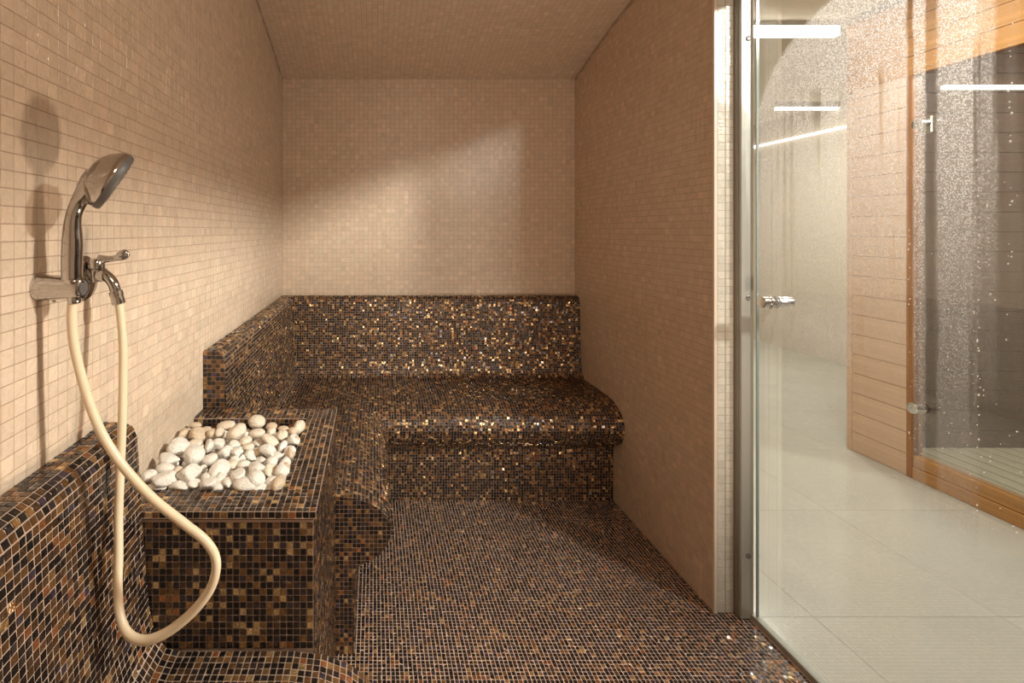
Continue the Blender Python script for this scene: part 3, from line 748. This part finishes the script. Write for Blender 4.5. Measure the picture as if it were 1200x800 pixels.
spo = world_part('spout', tube_mesh('spout', sp, [.0105] * 8 + [.0095] * (len(sp) - 8), M['chrome'], 18), tap)
d = (pt(139.5, 357, YT) - pt(135.5, 340, YT)).normalized()
world_part('nozzle_ring', sharp(lathe_mesh('nozzle_ring', pt(135.6, 341, YT), d, [(0, .0095), (0, .0118), (.008, .0122), (.009, .0112), (.018, .0118), (.024, .0118), (.024, .0)], M['chrome'], 20)), spo)
lv = [(116, 303, 5.0), (124, 303.5, 4.2), (130, 303, 3.6), (136, 302, 3.8), (141, 300, 5.8), (146, 298, 6.2), (150, 297, 4.0), (151.5, 296.5, 1.2)]
lp = catmull([(*pt(x, y, YT), w * YT / F) for x, y, w in lv], 5)
le = world_part('lever', tube_mesh('lever', [p[:3] for p in lp], [p[3] for p in lp], M['chrome'], 16, True, ((0, 1, 0), [max(.5, 1 - .5 * i / len(lp)) for i in range(len(lp))])), tap)
fcn = pt(145, 299, YT) + Vector((0, -.0052, 0))
world_part('lever_inlay', lathe_mesh('lever_inlay', fcn, (0, -1, 0), [(0, .0055), (.0008, .005), (.001, 0)], M['dark_plastic'], 16), le)
# hose
hp = [(86, 346), (84, 372), (87, 405), (95, 440), (106, 476), (121, 511), (145, 547), (178, 583), (214, 612), (241, 634), (253, 656), (249, 684), (232, 710), (207, 733), (185, 746), (166, 750), (150, 742), (141, 722), (138, 690), (139, 650), (139, 600), (141, 550), (143, 500), (144, 450), (144, 405), (141.5, 372), (138.8, 352)]
n = len(hp)
hc = []
for i, (x, y) in enumerate(hp):
    t = max(0, (i - 14) / (n - 15)); s = t * t * (3 - 2 * t)
    hc.append(pt(x, y, YH + (YT - YH) * s))
hose = put('shower_hose', tube_mesh('shower_hose', [p - pt(86, 346, YH) for p in map(Vector, catmull(hc, 8))], .0073, M['hose'], 16), None, pt(86, 346, YH),
           label='cream plastic hose looping down from the hand shower and back up to the tap', category='hose')
world_part('ferrule', lathe_mesh('ferrule', pt(87, 352, YH), (0, 0, 1), [(-.004, .0085), (-.002, .0095), (.012, .0095), (.014, .008)], M['chrome'], 18), hose)

# ------------------------------------------------------------------ glass front and door
door = root('door_1', (XG, 1.68, 0), kind='structure')
YD0, YD1 = .985, 1.676
def frame_prof():
    return box_mesh('frame_post', (1.229, 1.690, 0), (1.272, 1.74, 2.10), M['alu'], .002)
fp = world_part('frame_post', frame_prof(), door)
world_part('frame_groove', box_mesh('frame_groove', (1.2245, 1.702, 0), (1.2288, 1.717, 2.10), M['alu_dark']), fp)
for z in (1.3 - (651 - 270) * 1.69 / F, 1.3 - (349 - 270) * 1.69 / F, 1.3 + (270 - 45) * 1.69 / F):
    world_part('screw', sharp(lathe_mesh('screw', (438 and (877 - 438) * 1.69 / F, 1.6895, z), (0, -1, 0), [(0, .0088), (.0015, .0088), (.0026, .007), (.0016, .0035), (.0012, 0)], M['steel_dark'], 16)), fp)
gp = world_part('glass_pane', box_mesh('glass_pane', (XG, YD0, .018), (XG + .008, YD1, 2.095), M['glass']), door)
world_part('glass_edge', box_mesh('glass_edge', (XG - .0002, YD1, .018), (XG + .0082, YD1 + .003, 2.095), M['green_edge']), gp)
world_part('glass_edge', box_mesh('glass_edge', (XG - .0002, YD0 - .003, .018), (XG + .0082, YD0, 2.095), M['blue_edge']), gp)
xc = XG - .0008
world_part('condensation', mesh_from('condensation', [(xc, YD0, .02), (xc, YD1, .02), (xc, YD1, 2.09), (xc, YD0, 2.09)], [(0, 1, 2, 3)], M['condensation']), gp, kind='stuff')
kn = world_part('door_knob', sharp(lathe_mesh('door_knob', (1.236, 1.612, EYE - (354 - 270) * 1.612 / F), (1, 0, 0), [(0, 0), (0, .0165), (.002, .0185), (.018, .0185), (.019, .0165), (.022, .0165), (.023, .020), (.028, .020), (.030, .0165), (.034, .0165), (.034, 0), (.042, 0), (.042, .0165), (.046, .0165), (.047, .0195), (.052, .0195), (.054, .0165), (.058, .0165), (.060, .0175), (.094, .0175), (.096, .015), (.096, 0)], M['steel'], 30), 30), door)
world_part('bottom_rail', box_mesh('bottom_rail', (XG - .008, YD0, .0), (XG + .016, 1.70, .018), M['alu'], .002), door)
# larger drops that run down the pane
rd = random.Random(3); bm = bmesh.new()
def drop(y, z, r):
    s = rd.uniform(.9, 1.6)
    bmesh.ops.create_icosphere(bm, subdivisions=1, radius=1, matrix=Matrix.Translation((XG - .0012, y, z)) @ Matrix.Diagonal((r * .5, r, r * s, 1)))
for yy0, z0, z1, cnt in ((1.008, 1.2, 1.95, 26), (1.061, .7, 1.55, 34), (1.045, 1.2, 1.6, 14), (1.197, .75, 1.5, 16), (1.09, 1.3, 1.9, 16)):
    for q in range(cnt): drop(yy0 + rd.gauss(0, .0016), rd.uniform(z0, z1), rd.uniform(.0009, .0019))
for q in range(260):
    y = rd.choice([rd.uniform(1.064, 1.135), rd.uniform(1.165, 1.187), rd.uniform(1.03, 1.6)]); drop(y, rd.uniform(1.15, 2.0) if y > 1.2 else rd.uniform(.75, 2.0), rd.uniform(.0006, .0012))
for q in range(24): drop(rd.uniform(.99, 1.06), rd.uniform(.65, 1.4), rd.uniform(.0008, .0016))
me = bpy.data.meshes.new('droplets'); bm.to_mesh(me); bm.free(); me.materials.append(M['droplet']); world_part('droplets', me, gp, kind='stuff')
# fixed pane towards the camera side
win = root('window_1', (XG, YF, 0), kind='structure')
world_part('glass_pane', box_mesh('glass_pane', (XG, YF, .018), (XG + .008, YD0 - .006, 2.095), M['glass']), win)
world_part('bottom_rail', box_mesh('bottom_rail', (XG - .008, YF, .0), (XG + .016, YD0, .018), M['alu'], .002), win)

# ------------------------------------------------------------------ hall behind the glass
XH0, XH1, YH0, YH1, ZH = XG + .02, 4.56, YF - 2.2, 7.0, 2.56
hf = put('floor_hall', box_mesh('floor_hall', (XH0, YH0, -.12), (XH1 + .1, YH1, -.004), M['hall_grout']), kind='structure')
xs = [XH0 + .001] + [1.48 + .63 * i for i in range(6)]; xs = [x for x in xs if x < XH1] + [XH1]
ysn = [1.70 + .648 * i for i in range(-5, 9)]
ft = {}
for i in range(len(xs) - 1):
    for j in range(len(ysn) - 1):
        x0, x1, y0, y1 = xs[i], xs[i + 1], ysn[j], ysn[j + 1]
        if x0 > 2.9 and y1 < 2.9: continue
        k = (round(x1 - x0, 3), round(y1 - y0, 3))
        if k not in ft: ft[k] = box_mesh('floor_tile', (.0008, .0008, -.01), (x1 - x0 - .0008, y1 - y0 - .0008, 0), M['hall_tile'])
        put('floor_tile', ft[k], hf, (x0, y0, 0))
put('ceiling_hall', box_mesh('ceiling_hall', (XG - .0, YH0, ZH), (XH1 + .1, YH1, ZH + .1), M['plaster']), kind='structure')
put('wall_hall_right', box_mesh('wall_hall_right', (XH1 + .0, 3.05, -.1), (XH1 + .1, YH1, ZH), M['plaster']), kind='structure')
put('wall_hall_back', box_mesh('wall_hall_back', (XG - .1, YH1, -.1), (XH1 + .1, YH1 + .1, ZH), M['plaster']), kind='structure')
put('wall_hall_front', box_mesh('wall_hall_front', (XG, YH0 - .1, -.1), (XH1 + .1, YH0, ZH), M['plaster']), kind='structure')
put('wall_hall_left', box_mesh('wall_hall_left', (XG + .0, YJ + .03, 0), (XG + .02, YB + .1, ZH), M['plaster']), kind='structure')
put('wall_hall_left', box_mesh('wall_hall_left', (XG - .1, YB + .1, -.1), (XG, YH1, ZH), M['plaster']), kind='structure')
def strip(loc, lo, hi, label, mat='led'):
    r = root('linear_lamp', loc, label, 'lamp')
    o = world_part('diffuser', box_mesh('diffuser', lo, hi, M[mat], .004), r)
    lo2 = list(lo); hi2 = list(hi)
    return r, o
r, o = strip((2.1, 3.05, ZH), (XG + .03, 3.03, 2.469), (2.80, 3.07, 2.531), 'bright white light bar under the hall ceiling, ending at the wooden cabin corner')
world_part('housing', box_mesh('housing', (XG + .03, 3.032, 2.5315), (2.80, 3.068, ZH - .001), M['alu']), r)
r, o = strip((4.2, 4.97, ZH), (3.95, 4.95, 2.485), (XH1 - .002, 4.99, 2.512), 'thin light strip under the far hall ceiling', 'led')
world_part('housing', box_mesh('housing', (3.95, 4.952, 2.5125), (XH1 - .002, 4.988, ZH - .001), M['alu']), r)
r, o = strip((XH1, 4.8, 2.3), (XH1 - .03, 3.2, 2.285), (XH1 - .001, 6.6, 2.31), 'slanting light strip fixed along the far hall wall', 'led_soft')

# ------------------------------------------------------------------ wooden sauna cabin
XS, YSB, ZC = 2.83, 3.02, 2.52
sa = root('sauna_cabin', (XS, YSB, 0), 'wood-clad sauna cabin with a glass front, seen through the steamy glass door', 'sauna')
BH = .115
def board(name, lo, hi, mat, parent=None):
    key = (name, tuple(round(h - l, 3) for l, h in zip(lo, hi)), mat)
    if key not in ft: ft[key] = box_mesh(name, (0, 0, 0), [h - l for l, h in zip(lo, hi)], M[mat], .002)
    p = parent or sa; q = Vector(lo) - sa.location
    if parent: q -= parent.location
    return put(name, ft[key], p, q)
bk = world_part('cladding_backing', box_mesh('cladding_backing', (XS + .014, 2.68, 0), (XS + .05, YSB - .002, ZC), M['brown_wood']), sa)
i = 0; z = .0
while z < 2.1:
    board('board', (XS, 2.682, z + .001), (XS + .018, YSB - .03, z + BH - .0012), 'pale_wood'); z += BH
world_part('corner_post', box_mesh('corner_post', (XS - .003, YSB - .029, 0), (XS + .03, YSB + .002, ZC - .45), M['pale_wood'], .003), sa)
world_part('header_backing', box_mesh('header_backing', (XS + .014, YF - .7, 2.115), (XS + .05, YSB - .002, ZC), M['brown_wood']), sa)
z = 2.115
for q in range(4):
    h = (ZC - 2.115) / 4
    board('board', (XS - .002, YF - .7, z + .001), (XS + .018, YSB, z + h - .0015), 'honey_wood'); z += h
world_part('frame_post', box_mesh('frame_post', (XS - .006, 2.650, 0), (XS + .05, 2.681, 2.115), M['brown_wood'], .002), sa)
world_part('sill_rail', box_mesh('sill_rail', (XS - .008, YF - .7, 0), (XS + .06, 2.65, .062), M['honey_wood'], .004), sa)
world_part('sill_rail', box_mesh('sill_rail', (XS - .004, YF - .7, .064), (XS + .06, 2.65, .122), M['honey_wood'], .004), sa)
gd = world_part('glass_pane', box_mesh('glass_pane', (XS + .012, YF - .7, .123), (XS + .020, 2.649, 2.114), M['sauna_glass']), sa)
for (px, py) in ((1085, 145), (1079, 478)):
    y = XS * F / (px - 438); z = EYE - (py - 270) * y / F
    hn = world_part('hinge', box_mesh('hinge', (XS - .004, y - .03, z - .05) if py < 300 else (XS - .004, y - .01, z - .025), (XS + .011, y + .03, z + .04) if py < 300 else (XS + .011, y + .03, z + .025), M['steel'], .004), gd)
    world_part('hinge_cap', sharp(lathe_mesh('hinge_cap', (XS + .004, y, z), (-1, 0, 0), [(0, .027), (.012, .028), (.05, .028), (.052, .025), (.052, 0)], M['steel'], 24)), gd)
# inside of the cabin
XE = XH1 - .06
world_part('inner_backing', box_mesh('inner_backing', (XS + .05, YSB - .02, 0), (XE + .02, YSB, ZC), M['dark_wood']), sa)
z = .005
while z < 2.4:
    board('board', (XS + .055, YSB - .045, z + .001), (XE, YSB - .021, min(z + .117 - .0015, 2.45)), 'dark_wood'); z += .117
world_part('inner_wall', box_mesh('inner_wall', (XE, YF - .7, 0), (XE + .03, YSB, ZC), M['dark_wood']), sa)
world_part('cabin_ceiling', box_mesh('cabin_ceiling', (XS + .05, YF - .7, 2.46), (XE, YSB, ZC), M['dark_wood']), sa)
x = XS + .065
while x < XE - .09:
    board('floor_slat', (x, .6, -.003), (x + .086, YSB - .046, .022), 'slat_wood'); x += .094
world_part('light_strip', box_mesh('light_strip', (3.33, YSB - .075, 2.125), (XE, YSB - .046, 2.15), M['led_soft'], .004), sa)

# ------------------------------------------------------------------ pebbles of the lower layer that nothing shows of become one bed
bpy.context.view_layer.update()
dg = bpy.context.evaluated_depsgraph_get(); eye = Vector((0, 0, EYE)); lost = []
for o in buried:
    seen = 0; vs = [o.matrix_world @ v.co for v in list(o.data.vertices)[::6]]
    for v in vs:
        d = (v - eye); h = S.ray_cast(dg, eye, d.normalized(), distance=d.length + .002)
        if h[0] and h[4] == o: seen += 1
    if seen < 6: lost.append(o)
bm = bmesh.new()
for o in lost:
    n0 = len(bm.verts); bm.from_mesh(o.data); bm.verts.ensure_lookup_table()
    for v in bm.verts[n0:]: v.co = o.matrix_world @ v.co
me = bpy.data.meshes.new('pebble_bed'); bm.to_mesh(me); bm.free(); me.materials.append(M['peb_white'])
me.polygons.foreach_set('use_smooth', [True] * len(me.polygons))
world_part('pebble_bed', me, sb, kind='stuff')
for o in lost: bpy.data.objects.remove(o)
print('buried pebbles kept', len(buried) - len(lost))
